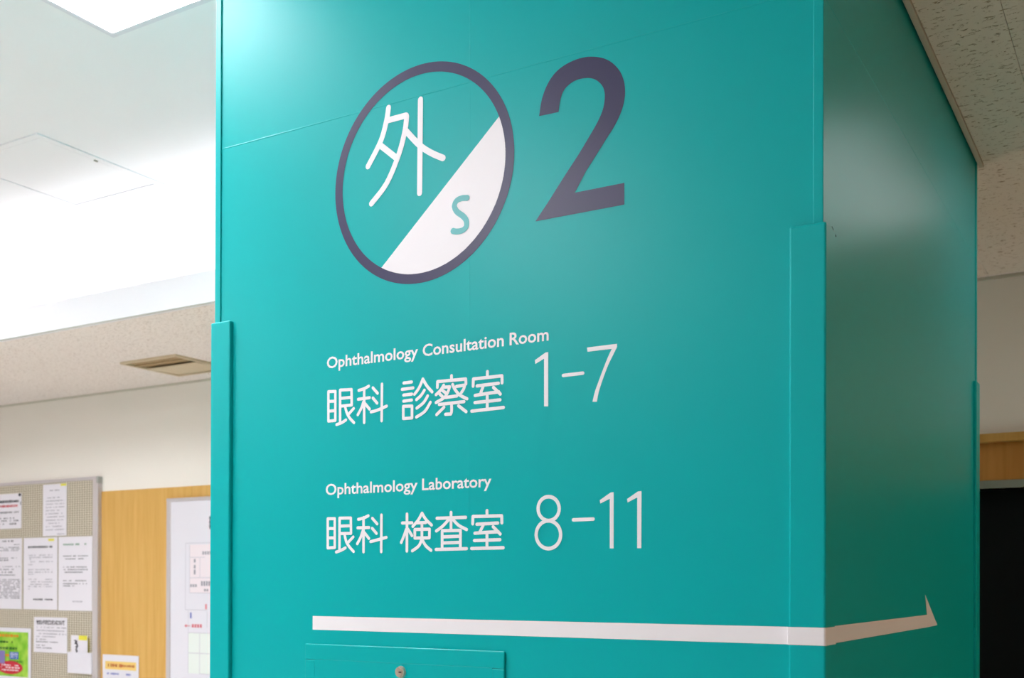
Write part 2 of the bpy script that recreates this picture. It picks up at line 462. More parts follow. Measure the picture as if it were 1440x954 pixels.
# lettering drawn as brush strokes and outlines: (x, z) in metres on the pillar's front face
STROKES = {
 'eye_row1': [[(-1.012,1.8941),(-0.9935,1.8931),(-0.9933,1.8334),(-1.0117,1.8334),(-1.012,1.8941)],[(-1.0119,1.8739),(-0.9934,1.8732)],[(-1.0118,1.854),(-0.9933,1.8535)],[(-0.9807,1.8273),(-0.981,1.8946),(-0.9513,1.8933),(-0.9506,1.8617),(-0.9784,1.8616)],[(-0.9784,1.8776),(-0.9528,1.8773)],[(-0.9899,1.8247),(-0.9766,1.8276),(-0.9655,1.8323)],[(-0.9676,1.8592),(-0.9626,1.8459),(-0.9551,1.8351),(-0.9444,1.8253)],[(-0.9454,1.8542),(-0.9576,1.8443)]],
 'ka_row1': [[(-0.9325,1.8897),(-0.9187,1.8921),(-0.9071,1.8961)],[(-0.9187,1.8921),(-0.9184,1.8236)],[(-0.934,1.8719),(-0.9049,1.8726)],[(-0.9202,1.8656),(-0.9258,1.8533),(-0.9347,1.8406)],[(-0.9169,1.8622),(-0.9048,1.8497)],[(-0.8965,1.8916),(-0.8846,1.8798)],[(-0.8964,1.8713),(-0.8857,1.8602)],[(-0.9011,1.8437),(-0.8864,1.8457),(-0.8619,1.8522)],[(-0.8736,1.8971),(-0.8741,1.8239)]],
 'shin': [[(-0.82,1.8943),(-0.8008,1.8946)],[(-0.824,1.8822),(-0.7972,1.8827)],[(-0.8204,1.8705),(-0.8003,1.8708)],[(-0.8203,1.8587),(-0.8006,1.8592)],[(-0.8209,1.8485),(-0.7998,1.8474),(-0.7997,1.824),(-0.8208,1.8243),(-0.8209,1.8485)],[(-0.7739,1.8979),(-0.7834,1.8808),(-0.7939,1.8699)],[(-0.7739,1.8979),(-0.7643,1.8837),(-0.7518,1.8709)],[(-0.7701,1.8757),(-0.7778,1.8666),(-0.789,1.859)],[(-0.7623,1.864),(-0.7721,1.8517),(-0.7881,1.8423)],[(-0.7557,1.851),(-0.7689,1.8345),(-0.7889,1.8249)]],
 'satsu': [[(-0.7068,1.898),(-0.7068,1.8889)],[(-0.7396,1.8785),(-0.7392,1.8897),(-0.6742,1.8886),(-0.6736,1.8792)],[(-0.6955,1.8764),(-0.6763,1.8773),(-0.6789,1.87),(-0.6839,1.8638)],[(-0.704,1.8808),(-0.6984,1.8706),(-0.6875,1.8593),(-0.6709,1.8507)],[(-0.7248,1.8814),(-0.7322,1.8723),(-0.7425,1.8647)],[(-0.7248,1.8775),(-0.7109,1.8771),(-0.7145,1.8683),(-0.7233,1.8575),(-0.7425,1.8494)],[(-0.7278,1.8719),(-0.7204,1.8664)],[(-0.7351,1.8665),(-0.7277,1.8597)],[(-0.7203,1.8573),(-0.694,1.8581)],[(-0.7351,1.8451),(-0.6776,1.8458)],[(-0.7064,1.844),(-0.706,1.8306),(-0.7078,1.8246),(-0.7202,1.825)],[(-0.7237,1.8389),(-0.7409,1.826)],[(-0.6903,1.839),(-0.6727,1.8262)]],
 'shitsu_row1': [[(-0.6256,1.898),(-0.6256,1.8885)],[(-0.6574,1.8735),(-0.657,1.887),(-0.5935,1.887),(-0.5932,1.874)],[(-0.6488,1.8731),(-0.6011,1.8738)],[(-0.6347,1.8715),(-0.6403,1.8594)],[(-0.653,1.8555),(-0.6262,1.857),(-0.6004,1.8577)],[(-0.6122,1.8671),(-0.5969,1.8533)],[(-0.6258,1.857),(-0.6257,1.8278)],[(-0.6533,1.842),(-0.5975,1.8425)],[(-0.6604,1.8264),(-0.5899,1.8277)]],
 'eye_row2': [[(-1.0125,1.6324),(-0.994,1.6322),(-0.9937,1.5731),(-1.0122,1.5724),(-1.0125,1.6324)],[(-1.0124,1.6124),(-0.9939,1.612)],[(-1.0123,1.5929),(-0.9938,1.5929)],[(-0.9812,1.5681),(-0.9812,1.6328),(-0.9518,1.6323),(-0.9513,1.6011),(-0.9789,1.6013)],[(-0.9789,1.6166),(-0.9533,1.6166)],[(-0.9899,1.5637),(-0.9779,1.5668),(-0.9655,1.572)],[(-0.9677,1.5982),(-0.9631,1.584),(-0.9556,1.5742),(-0.9444,1.5642)],[(-0.9454,1.5937),(-0.9589,1.5826)]],
 'ka_row2': [[(-0.9325,1.6291),(-0.9192,1.6313),(-0.9071,1.6355)],[(-0.9192,1.6323),(-0.9189,1.5631)],[(-0.9342,1.6119),(-0.9054,1.6119)],[(-0.9207,1.6062),(-0.9263,1.5929),(-0.9349,1.5799)],[(-0.9166,1.6016),(-0.9053,1.59)],[(-0.8967,1.63),(-0.8846,1.6187)],[(-0.8971,1.6101),(-0.8862,1.5997)],[(-0.9009,1.5835),(-0.8853,1.5864),(-0.8616,1.5913)],[(-0.8738,1.636),(-0.8741,1.5629)]],
 'ken': [[(-0.8111,1.6361),(-0.8111,1.5633)],[(-0.8226,1.6188),(-0.7989,1.6185)],[(-0.8126,1.6065),(-0.8185,1.593),(-0.8248,1.5807)],[(-0.8087,1.6064),(-0.7988,1.5935)],[(-0.7749,1.6366),(-0.7842,1.6233),(-0.7969,1.6114)],[(-0.7749,1.6366),(-0.7657,1.6244),(-0.7522,1.613)],[(-0.7871,1.6182),(-0.7657,1.6181)],[(-0.775,1.6179),(-0.7749,1.5866)],[(-0.7919,1.6053),(-0.757,1.6052),(-0.7573,1.5884),(-0.7919,1.5885),(-0.7919,1.6053)],[(-0.7753,1.5866),(-0.782,1.5733),(-0.798,1.5636)],[(-0.7747,1.5858),(-0.7655,1.573),(-0.753,1.5641)]],
 'sa': [[(-0.707,1.6361),(-0.7069,1.6033)],[(-0.7398,1.6257),(-0.6731,1.6257)],[(-0.7123,1.6225),(-0.7264,1.61),(-0.741,1.6013)],[(-0.7023,1.6222),(-0.6888,1.6106),(-0.6712,1.6025)],[(-0.7272,1.5677),(-0.7273,1.6014),(-0.6851,1.6012),(-0.6853,1.5671)],[(-0.7244,1.5896),(-0.6878,1.5901)],[(-0.7244,1.5779),(-0.6878,1.5783)],[(-0.7415,1.5656),(-0.671,1.5662)]],
 'shitsu_row2': [[(-0.6256,1.6369),(-0.6256,1.6282)],[(-0.6574,1.6129),(-0.6571,1.6268),(-0.5933,1.6262),(-0.5928,1.6131)],[(-0.6482,1.6119),(-0.6017,1.613)],[(-0.6333,1.6108),(-0.6409,1.5979)],[(-0.6527,1.5951),(-0.6264,1.5961),(-0.6004,1.5966)],[(-0.612,1.6064),(-0.5963,1.5924)],[(-0.6255,1.5961),(-0.6254,1.5678)],[(-0.6536,1.5813),(-0.5968,1.5818)],[(-0.66,1.5663),(-0.5896,1.5668)]],
 'gai': [[(-0.8597,2.446),(-0.8645,2.4219),(-0.8787,2.3839),(-0.9108,2.3392)],[(-0.8625,2.4214),(-0.8168,2.4213),(-0.8152,2.4161),(-0.8199,2.388),(-0.835,2.3457),(-0.864,2.2959),(-0.9017,2.2626)],[(-0.8807,2.3761),(-0.8418,2.3438)],[(-0.7817,2.4448),(-0.783,2.2623)],[(-0.8159,2.3904),(-0.7841,2.3565),(-0.7567,2.3359),(-0.7278,2.3197)]],
 'dash1': [[(-0.4641,1.8754),(-0.4246,1.8758)]],
 'dash2': [[(-0.4429,1.6145),(-0.4033,1.6149)]],
 'ess': [[(-0.6705,2.2326),(-0.6839,2.2344),(-0.6959,2.2318),(-0.7012,2.2224),(-0.6951,2.2106),(-0.6819,2.2002),(-0.6741,2.1905),(-0.6737,2.1789),(-0.6818,2.173),(-0.695,2.1726),(-0.7055,2.1756)]],
 'eight': [[(-0.4717,1.6355),(-0.4721,1.6398),(-0.4734,1.6439),(-0.4754,1.6477),(-0.4781,1.6511),(-0.4814,1.6539),(-0.4852,1.6561),(-0.4893,1.6575),(-0.4936,1.658),(-0.4978,1.6578),(-0.502,1.6567),(-0.5058,1.6548),(-0.5091,1.6522),(-0.5118,1.649),(-0.5139,1.6453),(-0.5151,1.6412),(-0.5155,1.637),(-0.5151,1.6327),(-0.5138,1.6285),(-0.5118,1.6247),(-0.509,1.6213),(-0.5057,1.6185),(-0.5018,1.6164),(-0.4977,1.615),(-0.4934,1.6145),(-0.4892,1.6148),(-0.4851,1.6159),(-0.4813,1.6178),(-0.478,1.6204),(-0.4753,1.6236),(-0.4733,1.6273),(-0.4721,1.6313),(-0.4717,1.6355)],[(-0.4685,1.5885),(-0.469,1.5934),(-0.4704,1.5982),(-0.4727,1.6026),(-0.4759,1.6065),(-0.4797,1.6097),(-0.4841,1.6121),(-0.4888,1.6137),(-0.4938,1.6143),(-0.4988,1.614),(-0.5035,1.6127),(-0.508,1.6104),(-0.5118,1.6074),(-0.515,1.6036),(-0.5174,1.5992),(-0.5188,1.5945),(-0.5193,1.5895),(-0.5188,1.5846),(-0.5173,1.5798),(-0.5149,1.5753),(-0.5117,1.5714),(-0.5078,1.5682),(-0.5034,1.5658),(-0.4986,1.5643),(-0.4937,1.5637),(-0.4887,1.5641),(-0.484,1.5655),(-0.4796,1.5678),(-0.4758,1.5708),(-0.4727,1.5746),(-0.4703,1.5789),(-0.4689,1.5836),(-0.4685,1.5885)]],
}
OUTLINES = {
 'one_row1': [(-0.5231,1.9089),(-0.5006,1.9208),(-0.4952,1.9208),(-0.4949,1.8221),(-0.5035,1.8228),(-0.5038,1.9098),(-0.5221,1.9019)],
 'seven': [(-0.4164,1.9206),(-0.3575,1.9208),(-0.3575,1.9153),(-0.3653,1.9017),(-0.3744,1.8854),(-0.3843,1.8629),(-0.3927,1.8402),(-0.3965,1.8225),(-0.4053,1.8229),(-0.4004,1.8409),(-0.3927,1.8596),(-0.3836,1.8808),(-0.3744,1.9006),(-0.3676,1.913),(-0.4153,1.9129)],
 'one_row2': [(-0.3902,1.6479),(-0.3694,1.6605),(-0.3634,1.661),(-0.3632,1.5623),(-0.3706,1.5624),(-0.3708,1.6496),(-0.3893,1.6419)],
 'one_row2b': [(-0.3377,1.6479),(-0.317,1.6603),(-0.3103,1.6607),(-0.3104,1.5619),(-0.3181,1.562),(-0.3183,1.6499),(-0.3365,1.6419)],
 'two_outer': [(-0.5155,2.3548),(-0.5097,2.3849),(-0.4981,2.4094),(-0.4808,2.4274),(-0.4579,2.4371),(-0.4315,2.4404),(-0.4073,2.4372),(-0.3834,2.428),(-0.3652,2.4138),(-0.3514,2.3951),(-0.3442,2.3738),(-0.3435,2.3524),(-0.3488,2.3307),(-0.3613,2.3073),(-0.3794,2.2848),(-0.3976,2.2621),(-0.4198,2.2348),(-0.4414,2.2012)],
 'two_sharp': [(-0.4414,2.2012),(-0.3442,2.2009),(-0.3441,2.1627),(-0.5227,2.1633)],
 'two_inner': [(-0.5227,2.1633),(-0.4917,2.1994),(-0.463,2.2347),(-0.4348,2.2678),(-0.4125,2.2966),(-0.3959,2.3196),(-0.3861,2.3389),(-0.3825,2.3579),(-0.384,2.3731),(-0.3906,2.3852),(-0.4017,2.3954),(-0.4165,2.4015),(-0.4352,2.4032),(-0.4502,2.4),(-0.4635,2.3913),(-0.4711,2.3762),(-0.4752,2.3535)],
}

# ------------------------------------------------------------------ the teal pillar
PW, PD, GT, GW, GZ = 1.333, 1.6104, 0.009, 0.05, 2.0728
pil = thing('pillar', 'large square teal pillar with white and navy direction signs on its face', 'pillar', (-PW / 2, PD / 2, 0))
pil['kind'] = 'thing'
bm = bmesh.new()
add_box(bm, -PW, 0, 0, PD, 0, ZH)
es = [e for e in bm.edges if abs(e.verts[0].co.z - e.verts[1].co.z) > 1]
bmesh.ops.bevel(bm, geom=es, offset=0.003, segments=3, affect='EDGES')
link('shaft', bm, TEAL, pil)

def L_profile(bm, cx, cy, sx, sy, w, t, z0, z1, bev):
    """an angle bead wrapped round the corner (cx, cy); sx, sy point from the corner along its legs"""
    pts = [(cx - sx * t, cy - sy * t), (cx + sx * w, cy - sy * t), (cx + sx * w, cy + sy * 0.0005), (cx + sx * 0.0005, cy + sy * 0.0005),
           (cx + sx * 0.0005, cy + sy * w), (cx - sx * t, cy + sy * w)]
    lo = [bm.verts.new((x, y, z0)) for x, y in pts]
    hi = [bm.verts.new((x, y, z1)) for x, y in pts]
    bm.faces.new(lo[::-1]); bm.faces.new(hi)
    for i in range(6):
        j = (i + 1) % 6
        bm.faces.new((lo[i], lo[j], hi[j], hi[i]))
    bmesh.ops.recalc_face_normals(bm, faces=bm.faces)
    sharp = []
    for e in bm.edges:
        a, b = e.verts
        mx, my = (a.co.x + b.co.x) / 2, (a.co.y + b.co.y) / 2
        inner = abs(a.co.x - (cx + sx * 0.0005)) < 1e-6 and abs(b.co.x - (cx + sx * 0.0005)) < 1e-6 or \
            abs(a.co.y - (cy + sy * 0.0005)) < 1e-6 and abs(b.co.y - (cy + sy * 0.0005)) < 1e-6
        if not inner: sharp.append(e)
    bmesh.ops.bevel(bm, geom=sharp, offset=bev, segments=3, affect='EDGES', profile=0.5)

for cx, cy, sx, sy in ((0, 0, -1, 1), (-PW, 0, 1, 1), (0, PD, -1, -1), (-PW, PD, 1, -1)):
    bm = bmesh.new(); L_profile(bm, cx, cy, sx, sy, GW, GT, 0.1, GZ, 0.0035)
    link('corner_guard', bm, TEAL, pil)
    bm = bmesh.new(); L_profile(bm, cx, cy, sx, sy, 0.0135, 0.0028, GZ - 0.01, ZH - 0.001, 0.0013)
    link('corner_bead', bm, TEAL, pil)
bm = bmesh.new()
add_box(bm, -PW - 0.008, 0.008, -0.008, PD + 0.008, 0, 0.1, 0.002)
link('plinth', bm, SKIRT, pil)
# joints of the covering sheets: thin raised welts
def welt(name, pts, r=0.0014, h=0.00035):
    bm = bmesh.new()
    (a, b) = pts
    a = Vector(a); b = Vector(b); d = (b - a).normalized()
    nrm = Vector((0, -1, 0)) if abs(a.y) < 1e-4 and abs(b.y) < 1e-4 else Vector((1, 0, 0))
    s = d.cross(nrm)
    prof = [(-r, 0), (-r * 0.5, h), (r * 0.5, h), (r, 0)]
    va = [bm.verts.new(a + s * p + nrm * q) for p, q in prof]
    vb = [bm.verts.new(b + s * p + nrm * q) for p, q in prof]
    for i in range(3): bm.faces.new((va[i], va[i + 1], vb[i + 1], vb[i]))
    return link(name, bm, TEAL, pil)
welt('seam', ((-PW + 0.014, 0, 2.4556), (-0.014, 0, 2.4491)))
welt('seam', ((-0.667, 0, 1.378), (-0.667, 0, ZH - 0.01)), 0.0013, 0.00012)
welt('seam', ((0, 0.014, 2.440), (0, PD - 0.014, 2.425)))

# emblem: ring, white segment, character, letter
ucx, zc, Ro, Ri = -0.7818, 2.2999, 0.2137, 0.1945
YS = -0.0004
bm = bmesh.new()
N = 128
for i in range(N):
    a, b = 2 * math.pi * i / N, 2 * math.pi * (i + 1) / N
    poly_bm(bm, [(ucx + Ri * math.cos(a), zc + Ri * math.sin(a)), (ucx + Ro * math.cos(a), zc + Ro * math.sin(a)),
                 (ucx + Ro * math.cos(b), zc + Ro * math.sin(b)), (ucx + Ri * math.cos(b), zc + Ri * math.sin(b))], YS)
emb = link('emblem_ring', bm, VINYL_D, pil)
emb['label'] = 'dark navy ring of the round emblem'
p0 = Vector((-0.87569, 2.13036)); p1 = Vector((-0.60120, 2.37300)); cc = Vector((ucx, zc))
dd = (p1 - p0).normalized()
foot = p0 + dd * (cc - p0).dot(dd)
half = math.sqrt(Ri * Ri - (cc - foot).length_squared)
q0, q1 = foot - dd * half, foot + dd * half
a0 = math.atan2(q0.y - zc, q0.x - ucx); a1 = math.atan2(q1.y - zc, q1.x - ucx)
while a1 < a0: a1 += 2 * math.pi
bm = bmesh.new()
poly_bm(bm, [(ucx + (Ri + 0.0004) * math.cos(a0 + (a1 - a0) * i / 48), zc + (Ri + 0.0004) * math.sin(a0 + (a1 - a0) * i / 48)) for i in range(49)], YS)
link('white_segment', bm, VINYL_W, emb)
glyph('character', STROKES['gai'], 0.0122, VINYL_W, emb)
glyph('letter', [catmull(STROKES['ess'][0], 5)], 0.0114, VINYL_T, emb, y=-0.0007, curved=False, caps=False)
# large numeral
OL = OUTLINES
bm = bmesh.new()
pts = catmull(OL['two_outer'][:-1], 4) + [OL['two_outer'][-1]] + OL['two_sharp'][1:] + catmull(OL['two_inner'][1:], 4)
poly_bm(bm, pts, YS)
link('large_numeral', bm, VINYL_D, pil)['label'] = 'large dark navy numeral two'

# lettering: every line is a part, its characters are sub-parts
def line(name, label, first):
    first.name = name; first['label'] = label
    return first
def chars(names, w, parent):
    for nme in names: glyph('character', STROKES[nme], w, VINYL_W, parent)
e1 = text('english_lettering', 'Ophthalmology', -1.0162, -0.7856, 1.9424, 0.0238, VINYL_W, pil, YS, 0.016)
e1['label'] = 'white English line of the upper direction'
text('word', 'Consultation', -0.7746, -0.5898, 1.9424, 0.0238, VINYL_W, e1, YS, 0.016)
text('word', 'Room', -0.5771, -0.4944, 1.9424, 0.0238, VINYL_W, e1, YS, 0.016)
k1 = glyph('kanji_lettering', STROKES['eye_row1'], 0.0063, VINYL_W, pil)
k1['label'] = 'white Japanese line of the upper direction'
chars(['ka_row1', 'shin', 'satsu', 'shitsu_row1'], 0.0063, k1)
def outline(name, key, parent, curved=None):
    bm = bmesh.new(); poly_bm(bm, OL[key] if curved is None else curved, YS)
    return link(name, bm, VINYL_W, parent)
n1 = outline('room_number', 'one_row1', pil); n1['label'] = 'thin white room numbers one to seven'
glyph('dash', STROKES['dash1'], 0.0063, VINYL_W, n1)
s7 = OL['seven']
outline('numeral', 'seven', n1, [s7[0], s7[1]] + catmull(s7[2:8], 3) + catmull(s7[8:14], 3) + [s7[14]])
e2 = text('english_lettering', 'Ophthalmology', -1.0181, -0.7858, 1.6817, 0.0232, VINYL_W, pil, YS, 0.016)
e2['label'] = 'white English line of the lower direction'
text('word', 'Laboratory', -0.7749, -0.6160, 1.6817, 0.0232, VINYL_W, e2, YS, 0.016)
k2 = glyph('kanji_lettering', STROKES['eye_row2'], 0.0063, VINYL_W, pil)
k2['label'] = 'white Japanese line of the lower direction'
chars(['ka_row2', 'ken', 'sa', 'shitsu_row2'], 0.0063, k2)
n2 = glyph('room_number', STROKES['eight'], 0.0068, VINYL_W, pil, curved=False)
n2['label'] = 'thin white room numbers eight to eleven'
glyph('dash', STROKES['dash2'], 0.0063, VINYL_W, n2)
outline('numeral', 'one_row2', n2); outline('numeral', 'one_row2b', n2)

# arrow sticker running round the corner, over the guard
Z0, Z1 = 1.5 - 0.0964, 1.5 - 0.0681
e = 0.0005
path = [(-1.0519, -e), (-GW - 0.004, -e), (-GW - 0.001, -GT - e)]
for k in range(7):
    a = math.pi / 2 * k / 6; r = 0.0035 + e
    path.append((GT - 0.0035 + r * math.sin(a), -GT + 0.0035 - r * math.cos(a)))
path += [(GT + e, GW + 0.001), (e, GW + 0.004), (e, 0.8762)]
bm = bmesh.new()
lo = [bm.verts.new((x, y, Z0)) for x, y in path]
hi = [bm.verts.new((x, y, Z1)) for x, y in path]
for i in range(len(path) - 1): bm.faces.new((lo[i], lo[i + 1], hi[i + 1], hi[i]))
tip = bm.verts.new((e, 1.0069, 1.4046)); barb = bm.verts.new((e, 0.8529, 1.4789))
bm.faces.new((lo[-1], tip, hi[-1])); bm.faces.new((hi[-1], tip, barb))
link('arrow', bm, VINYL_W, pil)['label'] = 'long white arrow turning round the corner'
bm = bmesh.new()
vs = [bm.verts.new(c) for c in ((0.0006, 0.056, 2.0840), (0.0006, 0.0600, 2.0845), (0.0006, 0.0860, 2.0755), (0.0006, 0.0820, 2.0730))]
bm.faces.new(vs)
link('scratch', bm, SCRATCH, pil)

# flush service panel in the pillar with its lock
ax0, ax1, az1, az0 = -1.069, -0.584, 1.3745, 0.82
bm = bmesh.new()
fw = 0.027
add_box(bm, ax0, ax1, -0.005, 0.001, az1 - fw - 0.006, az1, 0.0022, 3)
add_box(bm, ax0, ax1, -0.005, 0.001, az0, az0 + fw, 0.0022, 3)
add_box(bm, ax0, ax0 + fw, -0.005, 0.001, az0 + fw, az1 - fw - 0.006, 0.0022, 3)
add_box(bm, ax1 - fw, ax1, -0.005, 0.001, az0 + fw, az1 - fw - 0.006, 0.0022, 3)
ap = link('service_panel', bm, TEAL, pil)
ap['label'] = 'teal service panel with a small keyed lock'
box('panel_door', ax0 + fw - 0.001, ax1 - fw + 0.001, -0.0046, 0.0005, az0 + fw - 0.001, az1 - fw - 0.005, TEAL, ap, 0.0006)
bm = bmesh.new()
lx, lz = -0.8215, 1.3260
for r, y in ((0.0122, -0.007), (0.0088, -0.0085)):
    ret = bmesh.ops.create_cone(bm, cap_ends=True, segments=28, radius1=r, radius2=r * 0.86, depth=0.005,
                                matrix=Matrix.Translation((lx, y, lz)) @ Matrix.Rotation(math.pi / 2, 4, 'X'))
link('lock', bm, BRASS, ap)
box('keyhole', lx - 0.0008, lx + 0.0058, -0.0114, -0.0108, lz - 0.0012, lz + 0.0012, DARK, ap)
settle(pil)

# ------------------------------------------------------------------ notice board and its papers
YF = 2.843            # front of the board frame
nb = thing('notice_board', 'beige grid notice board with an aluminium frame on the wall at left', 'notice board', (-6.0, YB, 0.6))
bx0, bx1, bz0, bz1 = -6.9, -5.309, 0.55, 2.169
bm = bmesh.new(); add_box(bm, bx0 + 0.02, bx1 - 0.02, 2.852, YB, bz0 + 0.02, bz1 - 0.015)
link('grid_panel', bm, PEG, nb)
box('frame_rail', bx0, bx1, YF, YB, bz1 - 0.021, bz1, ALU, nb, 0.003)
box('frame_rail', bx0, bx1, YF, YB, bz0, bz0 + 0.03, ALU, nb, 0.003)
box('frame_stile', bx1 - 0.05, bx1 - 0.001, YF - 0.0005, YB, bz0 + 0.01, bz1 - 0.003, ALU, nb, 0.005)
box('frame_stile', bx0 + 0.001, bx0 + 0.05, YF - 0.0005, YB, bz0 + 0.01, bz1 - 0.003, ALU, nb, 0.005)
box('corner_cap', bx1 - 0.018, bx1 + 0.001, YF - 0.001, YB, bz1 - 0.045, bz1 + 0.001, PLASTIC, nb, 0.004)
settle(nb)

YP = 2.8505           # plane of the pinned papers
random.seed(4)
def sheet(name, label, cat, r, m=PAPER, tilt=0.0, y=YP, group=None):
    x0, x1, z0, z1 = r
    t = thing(name, label, cat, ((x0 + x1) / 2, y, z0), group)
    # slightly bowed sheet with real thickness
    bm = bmesh.new(); nn = 6
    fr, bk = [], []
    for i in range(nn + 1):
        u = i / nn
        x = x0 + (x1 - x0) * u
        dy = -0.0035 * (abs(2 * u - 1) ** 3) * 0.6
        fr.append([bm.verts.new((x, y + dy, z)) for z in (z0, z1)])
        bk.append([bm.verts.new((x, y + dy + 0.0006, z)) for z in (z0, z1)])
    for i in range(nn):
        bm.faces.new((fr[i][0], fr[i + 1][0], fr[i + 1][1], fr[i][1]))
        bm.faces.new((bk[i][0], bk[i][1], bk[i + 1][1], bk[i + 1][0]))
        bm.faces.new((fr[i][1], fr[i + 1][1], bk[i + 1][1], bk[i][1]))
        bm.faces.new((fr[i][0], bk[i][0], bk[i + 1][0], fr[i + 1][0]))
    bm.faces.new((fr[0][0], fr[0][1], bk[0][1], bk[0][0])); bm.faces.new((fr[nn][0], bk[nn][0], bk[nn][1], fr[nn][1]))
    link('sheet', bm, m, t)
    t['rect'] = [x0, x1, z0, z1]
    return t

def pl(t, fx, fz):
    x0, x1, z0, z1 = t['rect']
    return x0 + (x1 - x0) * fx, z1 - (z1 - z0) * fz

def bow(t, x, y=YP):
    x0, x1, z0, z1 = t['rect']
    u = (x - x0) / (x1 - x0)
    return y - 0.0021 * (abs(2 * u - 1) ** 3)

def patch(t, name, fx0, fx1, fz0, fz1, m, lift=0.0006, y=YP):
    bm = bmesh.new()
    n_ = 4
    xs_ = [pl(t, fx0 + (fx1 - fx0) * i / n_, 0)[0] for i in range(n_ + 1)]
    za, zb_ = pl(t, 0, fz0)[1], pl(t, 0, fz1)[1]
    up = [bm.verts.new((x, bow(t, x, y) - lift, za)) for x in xs_]
    dn = [bm.verts.new((x, bow(t, x, y) - lift, zb_)) for x in xs_]
    for i in range(n_): bm.faces.new((up[i], up[i + 1], dn[i + 1], dn[i]))
    return link(name, bm, m, t)

def lines(t, rows, m, lift=0.0008, y=YP, name='printed_lines', fill=0.8):
    """rows of tiny print too small to read: broken bars, one mesh per colour"""
    bm = bmesh.new()
    for fz, fx0, fx1, hgt in rows:
        x = fx0
        while x < fx1:
            w = random.uniform(0.018, 0.05)
            if random.random() < fill:
                (xa, zc_) = pl(t, x, fz); (xb_, _) = pl(t, min(x + w, fx1), fz)
                hh = hgt * random.uniform(0.75, 1.1) / 2
                z0_, z1_ = pl(t, 0, fz + hh)[1], pl(t, 0, fz - hh)[1]
                ya, yb_ = bow(t, xa, y) - lift, bow(t, xb_, y) - lift
                bm.faces.new([bm.verts.new(c) for c in ((xa, ya, z0_), (xb_, yb_, z0_), (xb_, yb_, z1_), (xa, ya, z1_))])
            x += w + random.uniform(0.006, 0.016)
    o = link(name, bm, m, t); o['kind'] = 'stuff'
    return o

def ptext(t, body, fx0, fx1, fzbase, cap, m, y, bold=0.0, name='printed_title'):
    x0, z = pl(t, fx0, fzbase); x1, _ = pl(t, fx1, fzbase)
    return text(name, body, x0, x1, z, cap, m, t, y, bold)

# sheet at the upper left with a pin
t = sheet('paper_notice', 'white notice with bold black and red headings in the board’s upper left corner', 'paper', (-6.50, -6.079, 1.859, 2.094))
lines(t, [(0.22, 0.1, 0.93, 0.075)], INK, fill=0.93)
lines(t, [(0.35, 0.1, 0.90, 0.065)], INK_R, name='red_line', fill=0.93)
lines(t, [(0.53, 0.1, 0.93, 0.045), (0.70, 0.1, 0.86, 0.035), (0.77, 0.1, 0.93, 0.04), (0.86, 0.1, 0.9, 0.05)], INK_M)
bm = bmesh.new()
bmesh.ops.create_uvsphere(bm, u_segments=12, v_segments=8, radius=0.009, matrix=Matrix.Translation((-6.094, YP - 0.006, 2.083)))
link('push_pin', bm, INK, t, True)
patch(t, 'side_mark', 0.965, 0.985, 0.24, 0.33, INK_M)
settle(t)
# tall sheet with yellow tab
t = sheet('paper_notice', 'narrow tall white text sheet at the top of the board, yellow tab at its corner', 'paper', (-5.856, -5.617, 1.802, 2.139))
rows = [(0.26 + 0.062 * i, 0.12, 0.90 if i % 4 else 0.7, 0.017) for i in range(11)]
lines(t, rows, INK_G); lines(t, [(0.12, 0.28, 0.68, 0.02), (0.965, 0.6, 0.9, 0.018)], INK_G)
patch(t, 'yellow_tab', 0.74, 0.99, 0.005, 0.045, YELLOW, 0.0012)
settle(t)
# row of three
t = sheet('paper_notice', 'densely printed white sheet at the left of the middle row on the board', 'paper', (-6.42, -6.073, 1.321, 1.795))
rows = [(0.04, 0.15, 0.80, 0.022), (0.09, 0.75, 0.95, 0.01)] + [(0.13 + 0.022 * i, 0.1, 0.95, 0.011) for i in range(3)]
rows += [(0.28, 0.1, 0.85, 0.012), (0.31, 0.1, 0.6, 0.018), (0.40, 0.1, 0.95, 0.012), (0.44, 0.1, 0.75, 0.016), (0.48, 0.1, 0.7, 0.02), (0.52, 0.1, 0.8, 0.014)]
rows += [(0.585 + 0.026 * i, 0.1, 0.95, 0.013) for i in range(11)]
lines(t, rows, INK_M)
settle(t)
t = sheet('paper_notice', 'white letter with bold black heading and yellow tab in the middle of the row', 'paper', (-6.054, -5.707, 1.322, 1.794))
lines(t, [(0.13, 0.13, 0.85, 0.028), (0.86, 0.29, 0.87, 0.022)], INK, fill=0.95)
rows = [(0.245, 0.14, 0.85, 0.011), (0.275, 0.17, 0.87, 0.013), (0.30, 0.14, 0.25, 0.01), (0.335, 0.16, 0.87, 0.011), (0.375, 0.14, 0.27, 0.01)]
rows += [(0.445, 0.14, 0.85, 0.011), (0.48, 0.14, 0.87, 0.013), (0.51, 0.14, 0.4, 0.011), (0.58, 0.14, 0.87, 0.011), (0.615, 0.14, 0.87, 0.012), (0.65, 0.2, 0.85, 0.011), (0.68, 0.14, 0.87, 0.012), (0.715, 0.14, 0.25, 0.01)]
lines(t, rows, INK_G)
patch(t, 'yellow_tab', 0.73, 0.9, 0.02, 0.05, YELLOW, 0.0012)
settle(t)
t = sheet('paper_notice', 'white letter with pale green heading beside the board’s right frame', 'paper', (-5.696, -5.366, 1.319, 1.794))
lines(t, [(0.105, 0.14, 0.82, 0.024)], INK_GR, name='green_heading', fill=0.92)
rows = [(0.262, 0.14, 0.87, 0.014), (0.30, 0.2, 0.75, 0.014), (0.41, 0.14, 0.87, 0.014), (0.445, 0.16, 0.87, 0.014), (0.48, 0.14, 0.72, 0.016),
        (0.595, 0.14, 0.82, 0.014), (0.635, 0.14, 0.84, 0.014), (0.665, 0.14, 0.47, 0.016)]
